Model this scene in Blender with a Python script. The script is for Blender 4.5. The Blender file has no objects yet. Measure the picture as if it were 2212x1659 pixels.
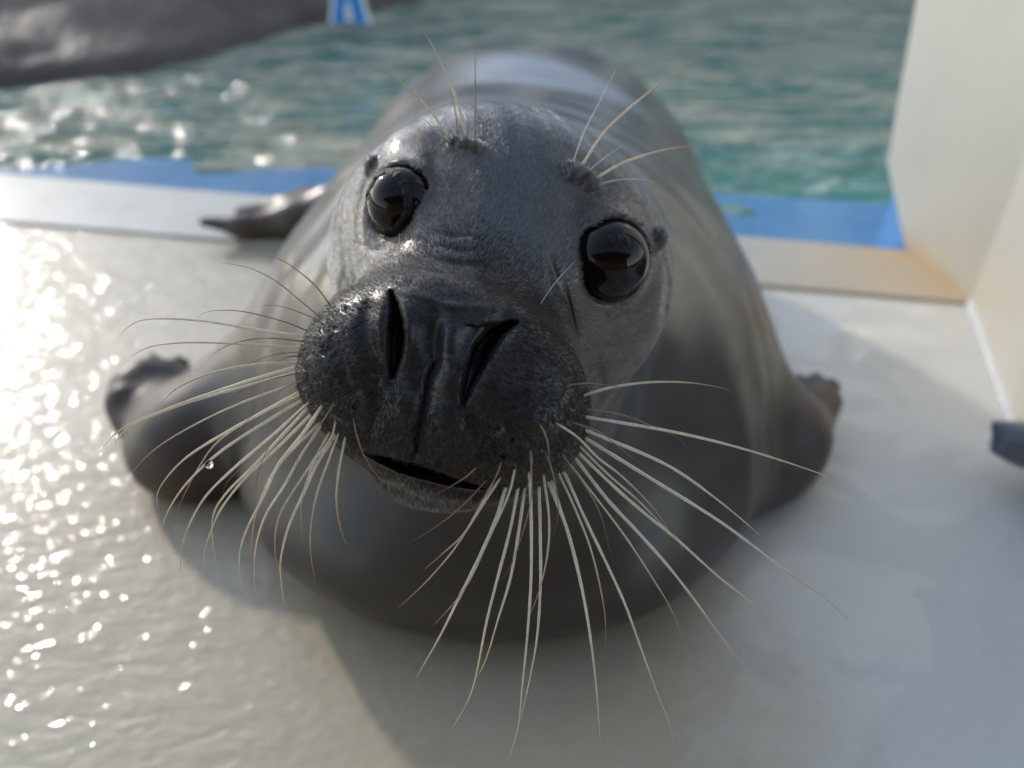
import bpy, bmesh, math, random
import numpy as np
from mathutils import Vector, Matrix
from mathutils.bvhtree import BVHTree
from mathutils import noise as mnoise

rnd = random.Random(7)
nrs = np.random.RandomState(11)
SC = bpy.context.scene
COL = SC.collection
R_ = math.radians

# ------------------------------------------------------------------ camera
CAM = np.array([0.0, 0.0, 0.65])
PITCH = R_(34.5)
FPX = 1671.0                      # focal length in picture units (picture is 2212 x 1659 of them)
FWD = np.array([0.0, math.cos(PITCH), -math.sin(PITCH)])
UPV = np.array([0.0, math.sin(PITCH), math.cos(PITCH)])
RGT = np.array([1.0, 0.0, 0.0])
cam_d = bpy.data.cameras.new('camera')
cam = bpy.data.objects.new('camera', cam_d)
COL.objects.link(cam)
cam.location = CAM
cam.rotation_euler = (math.pi / 2 - PITCH, 0, 0)
cam_d.sensor_fit = 'HORIZONTAL'
cam_d.sensor_width = 36.0
cam_d.lens = 36.0 * FPX / 2212.0
cam_d.clip_start = 0.02
cam_d.clip_end = 400.0
cam_d.dof.use_dof = True
cam_d.dof.focus_distance = 0.375
cam_d.dof.aperture_fstop = 4.2
SC.camera = cam

# ------------------------------------------------------------------ light
SUN_EL = R_(23.0)
SUN_AZ = R_(41.0)                 # to the left of straight ahead
sun_vec = Vector((-math.sin(SUN_AZ) * math.cos(SUN_EL), math.cos(SUN_AZ) * math.cos(SUN_EL), math.sin(SUN_EL)))
w = bpy.data.worlds.new('World')
SC.world = w
w.use_nodes = True
nt = w.node_tree
bg = nt.nodes['Background']
sky = nt.nodes.new('ShaderNodeTexSky')
sky.sky_type = 'NISHITA'
sky.sun_disc = False
sky.sun_elevation = SUN_EL
sky.sun_rotation = -SUN_AZ
sky.altitude = 10
sky.air_density = 1.0
sky.dust_density = 0.4
sky.ozone_density = 1.0
hs = nt.nodes.new('ShaderNodeHueSaturation'); hs.inputs['Saturation'].default_value = 0.74
nt.links.new(sky.outputs[0], hs.inputs['Color']); nt.links.new(hs.outputs[0], bg.inputs[0])
bg.inputs[1].default_value = 0.15
sl = bpy.data.lights.new('sun', 'SUN')
sl.energy = 0.85
sl.angle = R_(2.6)
sl.color = (1.0, 0.93, 0.84)
so = bpy.data.objects.new('sun', sl)
COL.objects.link(so)
so.rotation_euler = sun_vec.to_track_quat('Z', 'Y').to_euler()
so.location = sun_vec * 10

SC.view_settings.view_transform = 'Standard'
SC.view_settings.look = 'None'
SC.view_settings.exposure = 1.1
SC.view_settings.gamma = 1.0
SC.view_settings.use_curve_mapping = False
SC.render.engine = 'CYCLES'
SC.cycles.use_denoising = True
SC.cycles.max_bounces = 7
SC.cycles.transparent_max_bounces = 8
SC.cycles.sample_clamp_indirect = 6.0
SC.cycles.caustics_reflective = False
SC.cycles.caustics_refractive = False

# ------------------------------------------------------------------ helpers
def Q(u, v, d):
    """the point seen at picture position (u, v), d metres ahead"""
    return CAM + d * (FWD + RGT * (u - 1106.0) / FPX + UPV * (829.5 - v) / FPX)

def G(u, v, z=0.0):
    dr = FWD + RGT * (u - 1106.0) / FPX + UPV * (829.5 - v) / FPX
    t = (z - CAM[2]) / dr[2]
    return CAM + t * dr

def proj(P):
    D = P - CAM
    dep = D @ FWD
    dep = np.maximum(dep, 0.05)
    return 1106.0 + FPX * (D @ RGT) / dep, 829.5 - FPX * (D @ UPV) / dep, dep

def tag(o, label=None, cat=None, group=None, kind=None):
    if label: o['label'] = label
    if cat: o['category'] = cat
    if group: o['group'] = group
    if kind: o['kind'] = kind
    return o

def mesh_obj(name, verts, faces, mat=None, parent=None, smooth=True):
    me = bpy.data.meshes.new(name)
    me.from_pydata([tuple(map(float, v)) for v in verts], [], [tuple(map(int, f)) for f in faces])
    me.update()
    if smooth:
        me.polygons.foreach_set('use_smooth', [True] * len(me.polygons))
    o = bpy.data.objects.new(name, me)
    COL.objects.link(o)
    if mat: me.materials.append(mat)
    if parent: o.parent = parent
    return o

def np_mesh(name, V, F, mat=None, parent=None):
    me = bpy.data.meshes.new(name)
    V = np.asarray(V, np.float32); F = np.asarray(F, np.int32)
    k = F.shape[1]
    me.vertices.add(len(V)); me.vertices.foreach_set('co', V.ravel())
    me.loops.add(F.size); me.loops.foreach_set('vertex_index', F.ravel())
    me.polygons.add(len(F))
    me.polygons.foreach_set('loop_start', np.arange(0, F.size, k, dtype=np.int32))
    me.polygons.foreach_set('use_smooth', np.ones(len(F), bool))
    me.update(calc_edges=True)
    me.validate()
    o = bpy.data.objects.new(name, me)
    COL.objects.link(o)
    if mat: me.materials.append(mat)
    if parent: o.parent = parent
    return o

class NT:
    def __init__(s, name):
        s.m = bpy.data.materials.new(name); s.m.use_nodes = True
        s.t = s.m.node_tree; s.b = s.t.nodes['Principled BSDF']
    def n(s, typ, **kw):
        x = s.t.nodes.new(typ)
        for k, v in kw.items():
            if k.startswith('i_'):
                key = k[2:].replace('_', ' ')
                x.inputs[key].default_value = v
            else: setattr(x, k, v)
        return x
    def l(s, a, b): s.t.links.new(a, b)
    def set(s, **kw):
        for k, v in kw.items(): s.b.inputs[k.replace('_', ' ')].default_value = v
    def noise(s, scale, detail=4, rough=0.55, dist=0.0, vec=None, stretch=None, rot=None):
        x = s.n('ShaderNodeTexNoise'); x.inputs['Scale'].default_value = scale
        x.inputs['Detail'].default_value = detail; x.inputs['Roughness'].default_value = rough
        x.inputs['Distortion'].default_value = dist
        if vec is None: vec = s.geo()
        if stretch or rot:
            mp = s.n('ShaderNodeMapping'); 
            if stretch: mp.inputs['Scale'].default_value = stretch
            if rot: mp.inputs['Rotation'].default_value = rot
            s.l(vec, mp.inputs[0]); vec = mp.outputs[0]
        s.l(vec, x.inputs['Vector'])
        return x.outputs[0]
    def geo(s):
        if not hasattr(s, '_g'): s._g = s.n('ShaderNodeNewGeometry').outputs['Position']
        return s._g
    def ramp(s, fac, stops, interp='LINEAR'):
        r = s.n('ShaderNodeValToRGB'); r.color_ramp.interpolation = interp
        e = r.color_ramp.elements
        while len(e) < len(stops): e.new(0.5)
        for el, (p, c) in zip(e, stops):
            el.position = p; el.color = tuple(c) + (1,) if len(c) == 3 else c
        s.l(fac, r.inputs[0]); return r.outputs[0]
    def mr(s, fac, a, b, c=0.0, d=1.0, smooth=False):
        x = s.n('ShaderNodeMapRange')
        if smooth: x.interpolation_type = 'SMOOTHSTEP'
        for k, v in zip(('From Min', 'From Max', 'To Min', 'To Max'), (a, b, c, d)): x.inputs[k].default_value = v
        s.l(fac, x.inputs[0]); return x.outputs[0]
    def math(s, op, a, b=None):
        x = s.n('ShaderNodeMath', operation=op)
        for i, v in enumerate((a, b)):
            if v is None: continue
            if isinstance(v, (int, float)): x.inputs[i].default_value = v
            else: s.l(v, x.inputs[i])
        return x.outputs[0]
    def mix(s, fac, a, b, blend='MIX'):
        x = s.n('ShaderNodeMix', data_type='RGBA', blend_type=blend)
        for i, v in ((0, fac), (6, a), (7, b)):
            if isinstance(v, (int, float)): x.inputs[i].default_value = v
            elif isinstance(v, tuple): x.inputs[i].default_value = v + (1,) if len(v) == 3 else v
            else: s.l(v, x.inputs[i])
        return x.outputs[2]
    def bump(s, h, strength=0.5, dist=0.01, prev=None):
        x = s.n('ShaderNodeBump'); x.inputs['Strength'].default_value = strength
        x.inputs['Distance'].default_value = dist
        s.l(h, x.inputs['Height'])
        if prev is not None: s.l(prev, x.inputs['Normal'])
        return x.outputs[0]
    def attr(s, name):
        return s.n('ShaderNodeAttribute', attribute_name=name)
    def sep(s, v=None):
        x = s.n('ShaderNodeSeparateXYZ'); s.l(v if v is not None else s.geo(), x.inputs[0]); return x.outputs

# ------------------------------------------------------------------ setting: materials
def deck_mat():
    m = NT('wet_painted_deck'); X, Y, Z = m.sep()[0:3]
    big = m.noise(2.2, 4, 0.6)
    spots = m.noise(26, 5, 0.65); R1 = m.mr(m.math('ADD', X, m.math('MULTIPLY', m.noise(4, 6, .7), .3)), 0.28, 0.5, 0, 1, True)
    col = m.ramp(big, [(0.3, (0.48, 0.385, 0.25)), (0.55, (0.53, 0.45, 0.315)), (0.75, (0.55, 0.49, 0.37))])
    col = m.mix(m.mr(spots, 0.5, 0.8, 0, .4), col, (0.42, 0.36, 0.25))
    col = m.mix(m.mr(m.noise(90, 3, 0.6), 0.66, 0.74, 0, .5), col, (0.28, 0.24, 0.16))
    col = m.mix(R1, col, (0.72, 0.69, 0.62))  # right side whitened in colour to stand in for sky reflected there
    m.l(col, m.b.inputs['Base Color'])
    # a film of water: running ripples to the left, calm film elsewhere
    left = m.mr(m.math('ADD', X, m.math('MULTIPLY', m.noise(1.6, 3), 0.5)), -0.05, 0.32, 1.0, 0.0, True)
    n1 = m.noise(24, 1.0, 0.5, 0.5, stretch=(1.0, 2.2, 1.0), rot=(0, 0, R_(-24)))
    n2 = m.noise(62, 1.0, 0.5, 0.3, stretch=(1.0, 1.7, 1.0), rot=(0, 0, R_(-18)))
    n3 = m.noise(9, 3, 0.5)
    h = m.math('ADD', m.math('MULTIPLY', n1, 1.0), m.math('MULTIPLY', n2, 0.40))
    h = m.math('MULTIPLY', h, m.mr(left, 0, 1, 0.05, 1.0))
    h = m.math('ADD', h, m.math('MULTIPLY', n3, 0.5))
    b = m.bump(h, 1.0, 0.0055)
    wet = m.mr(m.noise(5.5, 7, 0.72, 1.0), 0.46, 0.53, 0, 1, True)
    m.l(m.math('ADD', m.math('MULTIPLY', m.mr(wet, 0, 1, 0.40, 0.08), m.mr(left, 0, 0.7, 1, 0)), 0.065), m.b.inputs['Coat Roughness'])
    m.l(m.math('MULTIPLY', m.mr(m.math('MAXIMUM', left, wet), 0, 1, 0.15, 1.0), m.mr(left, 0, 1, 1.0, 0.62)), m.b.inputs['Coat Weight'])
    m.set(Roughness=0.5, Coat_IOR=1.5, IOR=1.4)
    m.l(b, m.b.inputs['Coat Normal'])
    b2 = m.bump(m.math('ADD', m.noise(60, 4), h), 0.35, 0.003)
    m.l(b2, m.b.inputs['Normal'])
    return m.m

def coping_mat():
    m = NT('coping_paint'); X, Y, Z = m.sep()[0:3]
    n = m.noise(7, 5, 0.6)
    col = m.ramp(n, [(0.3, (0.50, 0.47, 0.40)), (0.7, (0.60, 0.58, 0.52))])
    st = m.math('ADD', m.mr(X, 0.25, 1.25), m.math('MULTIPLY', m.noise(3.5, 5, 0.65), 0.9))
    col = m.mix(m.mr(st, 0.5, 1.35, 0, 0.95, True), col, (0.66, 0.42, 0.17))
    m.l(col, m.b.inputs['Base Color'])
    m.set(Roughness=0.6, Coat_Weight=0.35, Coat_Roughness=0.3, Coat_IOR=1.33)
    b = m.bump(m.noise(30, 4, 0.6, 0.5, stretch=(1, 2, 1)), 0.5, 0.003)
    m.l(b, m.b.inputs['Coat Normal'])
    return m.m

def blue_mat():
    m = NT('blue_pool_paint')
    n = m.noise(5, 5, 0.65); X, Y, Z = m.sep()[0:3]
    col = m.ramp(n, [(0.3, (0.06, 0.24, 0.50)), (0.6, (0.09, 0.31, 0.60)), (0.8, (0.16, 0.40, 0.66))])
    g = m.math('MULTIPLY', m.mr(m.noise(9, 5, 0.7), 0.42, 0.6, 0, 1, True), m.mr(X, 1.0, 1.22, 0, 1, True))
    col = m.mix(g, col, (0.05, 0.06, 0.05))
    m.l(col, m.b.inputs['Base Color'])
    m.set(Roughness=0.4, Coat_Weight=1.0, Coat_Roughness=0.08, Coat_IOR=1.33)
    b = m.bump(m.noise(16, 4, 0.6, 0.6, stretch=(1, 2.4, 1)), 0.6, 0.008)
    m.l(b, m.b.inputs['Coat Normal'])
    return m.m

def water_mat():
    m = NT('pool_water'); X, Y, Z = m.sep()[0:3]
    n = m.noise(1.9, 3, 0.6, 1.6, stretch=(1, 3.2, 1))
    near = m.mr(Y, 1.5, 2.6, 1, 0, True)
    right = m.mr(X, 0.0, 0.8, 0, 1, True)
    col = m.ramp(n, [(0.41, (0.06, 0.18, 0.145)), (0.58, (0.44, 0.42, 0.30))])  # beige streaks in the colour imitate reflections on the ripples
    col = m.mix(m.math('MULTIPLY', near, right), col, (0.06, 0.30, 0.24))
    foam = m.mr(m.noise(8, 6, 0.72, 0.4, stretch=(1, 0.7, 1)), 0.50, 0.60, 0, 1, True)
    foam = m.math('MULTIPLY', foam, m.math('MULTIPLY', m.mr(Y, 1.45, 2.9, 1, 0), right))
    col = m.mix(m.math('MULTIPLY', foam, 0.7), col, (0.6, 0.68, 0.6))
    m.l(col, m.b.inputs['Base Color'])
    m.l(m.mr(foam, 0, 1, 0.07, 0.5), m.b.inputs['Roughness'])
    m.set(IOR=1.333)
    h = m.math('ADD', m.noise(20, 1.2, 0.5, 0.8, stretch=(1, 1.6, 1)), m.math('MULTIPLY', m.noise(60, 1, 0.5), 0.25))
    h = m.math('ADD', h, m.math('MULTIPLY', m.noise(4.5, 2, 0.5, 1.0, stretch=(1, 2.6, 1)), 7.5))
    m.l(m.bump(h, 0.9, 0.012), m.b.inputs['Normal'])
    return m.m

def wall_mat(name, c1, c2, rust=True):
    m = NT(name)
    n = m.noise(3, 5, 0.6, stretch=(1, 1, 0.35)); n2 = m.noise(22, 4, 0.6, stretch=(1, 1, 0.15))
    col = m.ramp(n, [(0.3, c1), (0.7, c2)])
    col = m.mix(m.mr(n2, 0.5, 0.8, 0, 0.35), col, (0.62, 0.58, 0.45))
    if rust:
        X, Y, Z = m.sep()[0:3]
        r = m.math('ADD', m.math('MULTIPLY', m.mr(Z, 0.0, 0.13, 1, 0), m.mr(Y, 1.1, 1.3, .35, 1)), m.math('MULTIPLY', m.noise(9, 5, 0.7), 0.45))
        col = m.mix(m.mr(r, 0.8, 1.3, 0, 0.75, True), col, (0.60, 0.38, 0.16))
    m.l(col, m.b.inputs['Base Color'])
    m.set(Roughness=0.42, Coat_Weight=0.15, Coat_Roughness=0.2)
    m.l(m.bump(n2, 0.25, 0.004), m.b.inputs['Normal'])
    return m.m

def rock_mat():
    m = NT('dark_wet_concrete')
    n = m.noise(1.7, 6, 0.62)
    col = m.ramp(n, [(0.3, (0.060, 0.042, 0.030)), (0.6, (0.11, 0.080, 0.058)), (0.8, (0.14, 0.105, 0.08))])
    m.l(col, m.b.inputs['Base Color'])
    m.set(Roughness=0.7, Specular_IOR_Level=0.3, Coat_Weight=0.4, Coat_IOR=1.33)
    m.l(m.mr(m.noise(2.4, 4, 0.6), 0.42, 0.58, 0.10, 0.4), m.b.inputs['Coat Roughness'])
    h = m.math('ADD', m.noise(14, 5, 0.65), m.math('MULTIPLY', m.noise(50, 4), 0.4))
    m.l(m.bump(h, 0.9, 0.012), m.b.inputs['Normal'])
    m.l(m.bump(h, 0.7, 0.012), m.b.inputs['Coat Normal'])
    return m.m

M_deck, M_cop, M_blue, M_water = deck_mat(), coping_mat(), blue_mat(), water_mat()
M_wall = wall_mat('stained_white_panel', (0.60, 0.56, 0.46), (0.69, 0.65, 0.55))
M_rock = rock_mat()

ZC, ZW = 0.006, -0.06
def line_at(a, b, x):
    t = (x - a[0]) / (b[0] - a[0]); return a + (b - a) * t
f0, f1 = G(640, 530, ZC), G(2004, 645, ZC)            # front edge of the coping
k0, k1 = G(400, 408, ZC), G(1953, 539, ZC)            # back edge
XL, XR = -5.0, 3.2
def prism(name, top, zb, mat, bevel=0.004, parent=None):
    bm = bmesh.new()
    vs = [bm.verts.new(p) for p in top]
    f = bm.faces.new(vs)
    if f.normal.z < 0: f.normal_flip()
    r = bmesh.ops.extrude_face_region(bm, geom=[f])
    for v in r['geom']:
        if isinstance(v, bmesh.types.BMVert): v.co.z = zb
    bmesh.ops.recalc_face_normals(bm, faces=bm.faces)
    if bevel: bmesh.ops.bevel(bm, geom=[e for e in bm.edges], offset=bevel, segments=2, affect='EDGES', clamp_overlap=True)
    me = bpy.data.meshes.new(name); bm.to_mesh(me); bm.free()
    me.polygons.foreach_set('use_smooth', [True] * len(me.polygons))
    try: me.set_sharp_from_angle(angle=R_(35))
    except Exception: pass
    o = bpy.data.objects.new(name, me); COL.objects.link(o)
    me.materials.append(mat)
    if parent: o.parent = parent
    return o
a, b = line_at(f0, f1, XL), line_at(f0, f1, XR)
c, d = line_at(k0, k1, XR), line_at(k0, k1, XL)
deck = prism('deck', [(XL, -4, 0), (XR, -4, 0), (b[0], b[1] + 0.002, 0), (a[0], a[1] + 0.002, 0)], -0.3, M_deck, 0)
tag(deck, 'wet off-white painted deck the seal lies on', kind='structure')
cop = prism('pool_coping', [(a[0], a[1], ZC), (b[0], b[1], ZC), (c[0], c[1], ZC), (d[0], d[1], ZC)], -0.32, M_cop, 0.002)
tag(cop, 'raised pale coping along the pool, stained orange at its right end', kind='structure')

# blue ledge falling into the water behind the coping
w0, w1 = G(300, 335, ZW), G(1700, 425, ZW)
ga = (w1 - w0) / (w1[0] - w0[0])
V, F = [], []
NX = 60
rows = [(0.0, -0.004), (0.0, -0.02), (0.35, -0.055), (1.0, ZW - 0.004), (1.6, -0.12), (1.62, -0.5)]
for i in range(NX + 1):
    x = XL + (XR - XL) * i / NX
    p = line_at(k0, k1, x); q = line_at(w0, w1, x)
    for t, z in rows:
        V.append((x, p[1] + (q[1] - p[1]) * t - (0.001 if t == 0 else 0), ZC + z if t == 0 else z))
nr = len(rows)
for i in range(NX):
    for j in range(nr - 1):
        F.append((i * nr + j, i * nr + j + 1, (i + 1) * nr + j + 1, (i + 1) * nr + j))
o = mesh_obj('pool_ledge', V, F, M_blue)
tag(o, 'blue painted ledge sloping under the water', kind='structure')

# water: a wavy sheet, fine near the camera
def water_height(x, y):
    s = 0.0
    for (ax, ay, am, ph, pw) in ((7, 13, .0030, .3, 1), (-11, 17, .0022, 1.1, 1), (19, 23, .0013, 2.2, 1), (3.1, 5.3, .006, .7, 1), (-23, 9, .0010, .2, 1)):
        s = s + am * np.sin(ax * x + ay * y + ph + 1.6 * np.sin(1.9 * x + 0.7 * ay * y * .3 + ph))
    return s
xs = np.linspace(XL, 4.5, 420); ys = np.concatenate([np.linspace(1.35, 4.2, 330), np.linspace(4.25, 9, 70)])
Xg, Yg = np.meshgrid(xs, ys, indexing='ij')
Zg = ZW + water_height(Xg, Yg)
W = np.stack([Xg, Yg, Zg], -1).reshape(-1, 3)
ny = len(ys)
ii, jj = np.meshgrid(np.arange(len(xs) - 1), np.arange(ny - 1), indexing='ij')
v0 = (ii * ny + jj).ravel()
Fw = np.stack([v0, v0 + ny, v0 + ny + 1, v0 + 1], -1)
# keep only the water behind the coping
cy = W[Fw[:, 0]]
bk = k0[1] + (cy[:, 0] - k0[0]) * (k1[1] - k0[1]) / (k1[0] - k0[0])
Fw = Fw[cy[:, 1] > bk + 0.02]
used = np.unique(Fw); mp = -np.ones(len(W), int); mp[used] = np.arange(len(used))
o = np_mesh('water', W[used], mp[Fw], M_water)
tag(o, 'rippled green pool water', kind='structure')

# pillar wall on the right: left face, front face and the recessed deck wall
pA, pB = k1.copy(), G(2095, 655, 0.0)               # coping corners on the left face
dirp = (pA - pB); dirp[2] = 0; dirp /= np.linalg.norm(dirp)
nrm = np.array([-dirp[1], dirp[0], 0.0])      # points left
def on_plane(u, v):
    dr = FWD + RGT * (u - 1106.0) / FPX + UPV * (829.5 - v) / FPX
    t = ((pB - CAM) @ nrm) / (dr @ nrm)
    return CAM + t * dr
top_far = on_plane(1975, 0); bot_far = on_plane(1912, 352)
ex = top_far + (top_far - bot_far) * 1.2
H = 1.75
edge_top = bot_far + (top_far - bot_far) * ((H - bot_far[2]) / (top_far[2] - bot_far[2]))
off = -nrm
jog = G(2095, 655, 0.0)
thk = 0.2
poly = [pB + [0, 0, -0.03], pA + [0, 0, -0.001], bot_far, edge_top, np.array([pB[0], pB[1], H]) - dirp * .04]
poly[0] = poly[0] - dirp * .04
# extruded to the right
def slab(name, poly, offv, mat, parent=None, bev=0.006):
    bm = bmesh.new()
    vs = [bm.verts.new(tuple(p)) for p in poly]
    f = bm.faces.new(vs)
    r = bmesh.ops.extrude_face_region(bm, geom=[f])
    bmesh.ops.translate(bm, verts=[v for v in r['geom'] if isinstance(v, bmesh.types.BMVert)], vec=Vector(offv))
    bmesh.ops.recalc_face_normals(bm, faces=bm.faces)
    bmesh.ops.bevel(bm, geom=[e for e in bm.edges], offset=bev, segments=2, affect='EDGES', clamp_overlap=True)
    me = bpy.data.meshes.new(name); bm.to_mesh(me); bm.free()
    me.polygons.foreach_set('use_smooth', [True] * len(me.polygons))
    try: me.set_sharp_from_angle(angle=R_(35))
    except Exception: pass
    o = bpy.data.objects.new(name, me); COL.objects.link(o); me.materials.append(mat)
    if parent: o.parent = parent
    return o
wall = bpy.data.objects.new('wall', None); COL.objects.link(wall)
wall.location = (0, 0, 0)
tag(wall, 'tall off-white panel wall at the right with rust stains along its foot', 'wall')
slab('panel', poly, -nrm * thk, M_wall, wall)
s0 = G(2095, 655, 0.0); s1 = G(2177, 889, 0.0)
sd = (s1 - s0) / np.linalg.norm(s1 - s0)
s0b = s0 - sd * 0.05
s2 = s1 + sd * 0.16
slab('side_panel', [s0b + [0, 0, -.05], s2 + [0, 0, -.05], s2 + [0, 0, H], s0b + [0, 0, H]], (0.25, 0, 0), M_wall, wall)
# pale sealant bead along the foot of the side panel
MS = NT('white_sealant'); MS.set(Base_Color=(0.75, 0.75, 0.74, 1), Roughness=0.25); 
V, F = [], []
n_ = 60
for i in range(n_ + 1):
    p = s0 + sd * (0.44 * i / n_)
    wv = 0.007 + 0.0025 * math.sin(i * 1.7) + 0.0015 * math.sin(i * 4.1)
    for j in range(5):
        an = math.pi / 2 * j / 4
        V.append((p[0] - wv * math.cos(an) , p[1], 0.001 + wv * math.sin(an)))
for i in range(n_):
    for j in range(4): F.append((i * 5 + j, i * 5 + j + 1, (i + 1) * 5 + j + 1, (i + 1) * 5 + j))
mesh_obj('sealant_bead', V, F, MS.m, wall)
# blue side of the pool under the panel
bs0 = pA - nrm * 0.03; bs1 = bs0 + (bot_far - pA) * 1.0
o = slab('pool_side', [bs0 + [0, 0, -0.006], bs1 + [0, 0, -0.006], bs1 * [1, 1, 0] + [0, 0, -0.4], bs0 * [1, 1, 0] + [0, 0, -0.4]], -nrm * 0.2, M_blue)
tag(o, 'blue painted side of the pool under the panel', kind='structure')

# dark wet bank beyond the water on the left
shore = [G(-900, 235, ZW), G(-300, 200, ZW), G(0, 186, ZW), G(150, 178, ZW), G(300, 165, ZW), G(420, 128, ZW), G(560, 85, ZW), G(700, 50, ZW), G(830, 18, ZW), G(940, -12, ZW), G(1040, -50, ZW)]
sh = []
for p, q in zip(shore[:-1], shore[1:]):
    for i in range(12): sh.append(p + (q - p) * i / 12)
sh.append(shore[-1])
V, F = [], []
K = 40
prof = [(-0.06, -0.12), (0.0, 0.0), (0.05, 0.05), (0.2, 0.10), (0.6, 0.16), (1.4, 0.24), (2.4, 0.32), (4.0, 0.40)]
pt = np.array([a_ for a_, _ in prof]); ph = np.array([b_ for _, b_ in prof])
for i, p in enumerate(sh):
    for j in range(K + 1):
        t = -0.06 + 4.06 * (j / K) ** 1.8
        h = np.interp(t, pt, ph)
        q = p + np.array([-0.28, 0.96, 0]) * t
        nz = mnoise.fractal(Vector((q[0] * 2.3, q[1] * 2.3, 1.0)), 1.0, 2.0, 5) * 0.05 * min(1, max(0, t) * 4)
        V.append((q[0], q[1], ZW + h + nz + 0.0))
for i in range(len(sh) - 1):
    for j in range(K):
        F.append((i * (K + 1) + j, (i + 1) * (K + 1) + j, (i + 1) * (K + 1) + j + 1, i * (K + 1) + j + 1))
o = mesh_obj('rock_bank', V, F, M_rock)
tag(o, 'low dark wet bank beyond the pool', kind='structure')

# out-of-view building with dark windows, added for the water to reflect
M_bld = wall_mat('beige_building', (0.66, 0.56, 0.44), (0.74, 0.66, 0.54), rust=False)
M_win = NT('dark_glazing'); M_win.set(Base_Color=(0.02, 0.03, 0.035, 1), Roughness=0.05)
M_col = NT('green_trim'); M_col.set(Base_Color=(0.05, 0.22, 0.22, 1), Roughness=0.5)
bl = bpy.data.objects.new('added_far_building', None); COL.objects.link(bl); bl.location = (2, 7.2, -0.3)
tag(bl, 'unseen beige building with dark windows, added across the pool for its reflection', 'building')
def boxm(name, c, s, mat, parent, bev=0.0):
    bm = bmesh.new(); bmesh.ops.create_cube(bm, size=1)
    for v in bm.verts: v.co = Vector((v.co.x * s[0], v.co.y * s[1], v.co.z * s[2])) + Vector(c)
    if bev: bmesh.ops.bevel(bm, geom=list(bm.edges), offset=bev, segments=2, affect='EDGES')
    me = bpy.data.meshes.new(name); bm.to_mesh(me); bm.free()
    o = bpy.data.objects.new(name, me); COL.objects.link(o); me.materials.append(mat); o.parent = parent
    return o
boxm('wall', (-1.0, 0.3, 1.05), (17, 0.6, 2.1), M_bld, bl)
boxm('cornice', (-1.0, -0.05, 2.15), (17.3, 0.9, 0.14), M_bld, bl)
for i in range(-5, 5):
    wn = boxm('window', (0.3 + i * 1.35, -0.02, 1.2), (0.8, 0.08, 1.1), M_win.m, bl)
    boxm('window_sill', (0.3 + i * 1.35, -0.07, 0.6), (0.95, 0.16, 0.07), M_col.m, bl)

# blue stand at the far edge of the pool
M_bl2 = NT('bright_blue_plastic'); M_bl2.set(Base_Color=(0.03, 0.25, 0.68, 1), Roughness=0.35)
M_wh = NT('white_plastic'); M_wh.set(Base_Color=(0.75, 0.78, 0.8, 1), Roughness=0.4)
st = bpy.data.objects.new('folding_stand', None); COL.objects.link(st)
g = G(756, 50, -0.02); st.location = g
tag(st, 'blue folding board stand with white edges at the far rim of the pool', 'stand')
def tapered(name, w0_, w1_, h0, h1, y, th, mat, lean=-0.10):
    v = [(-w0_, y, h0), (w0_, y, h0), (w1_, y + (h1 - h0) * -lean, h1), (-w1_, y + (h1 - h0) * -lean, h1)]
    v += [(p[0], p[1] + th, p[2]) for p in v]
    f = [(0, 1, 2, 3), (7, 6, 5, 4), (0, 4, 5, 1), (1, 5, 6, 2), (2, 6, 7, 3), (3, 7, 4, 0)]
    return mesh_obj(name, v, f, mat, st, False)
tapered('board', 0.080, 0.008, 0.0, 0.34, 0, 0.012, M_bl2.m, -0.12)
for s_ in (-1, 1):
    v = [(s_ * 0.080, -0.004, 0), (s_ * 0.100, -0.004, 0), (s_ * 0.022, 0.037, 0.35), (s_ * 0.008, 0.037, 0.35)]
    v += [(p[0], p[1] + 0.02, p[2]) for p in v]
    f = [(0, 1, 2, 3), (7, 6, 5, 4), (0, 4, 5, 1), (1, 5, 6, 2), (2, 6, 7, 3), (3, 7, 4, 0)]
    mesh_obj('edge_rail', v, f, M_wh.m, st, False)
mesh_obj('base_mark', [(-.022, -.006, .01), (.022, -.006, .01), (.012, -.006, .09), (-.012, -.006, .09), (-.022, .0, .01), (.022, .0, .01), (.012, .002, .09), (-.012, .002, .09)],
         [(0, 1, 2, 3), (7, 6, 5, 4), (0, 4, 5, 1), (1, 5, 6, 2), (2, 6, 7, 3), (3, 7, 4, 0)], M_wh.m, st, False)
tapered('rear_board', 0.080, 0.008, 0.0, 0.34, 0.1, 0.012, M_bl2.m, 0.12)

# unseen building added behind the camera to darken eye reflections and the muzzle
M_bk = wall_mat('shade_building_brown', (0.10, 0.075, 0.055), (0.15, 0.115, 0.085), rust=False)
bk = bpy.data.objects.new('added_shade_building', None); COL.objects.link(bk); bk.location = (0, -3.8, 0)
tag(bk, 'dark covered building added behind the viewpoint to block sky from the eyes', 'building')
boxm('wall', (0, -0.2, 1.25), (9, 0.3, 3.8), M_bk, bk)
boxm('shade_roof', (0, .75, 2.62), (9.6, 2.6, 0.14), M_bk, bk)

MG = NT('grey_concrete_yard')
MG.l(MG.ramp(MG.noise(1.5, 5, .6), [(0.3, (.26, .245, .22)), (0.7, (.34, .32, .29))]), MG.b.inputs['Base Color']); MG.set(Roughness=.85)
g_ = mesh_obj('ground', [(-120, -120, -.62), (120, -120, -.62), (120, 160, -.62), (-120, 160, -.62)], [(0, 1, 2, 3)], MG.m, None, False)
tag(g_, 'concrete yard around the pool', kind='structure')

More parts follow.
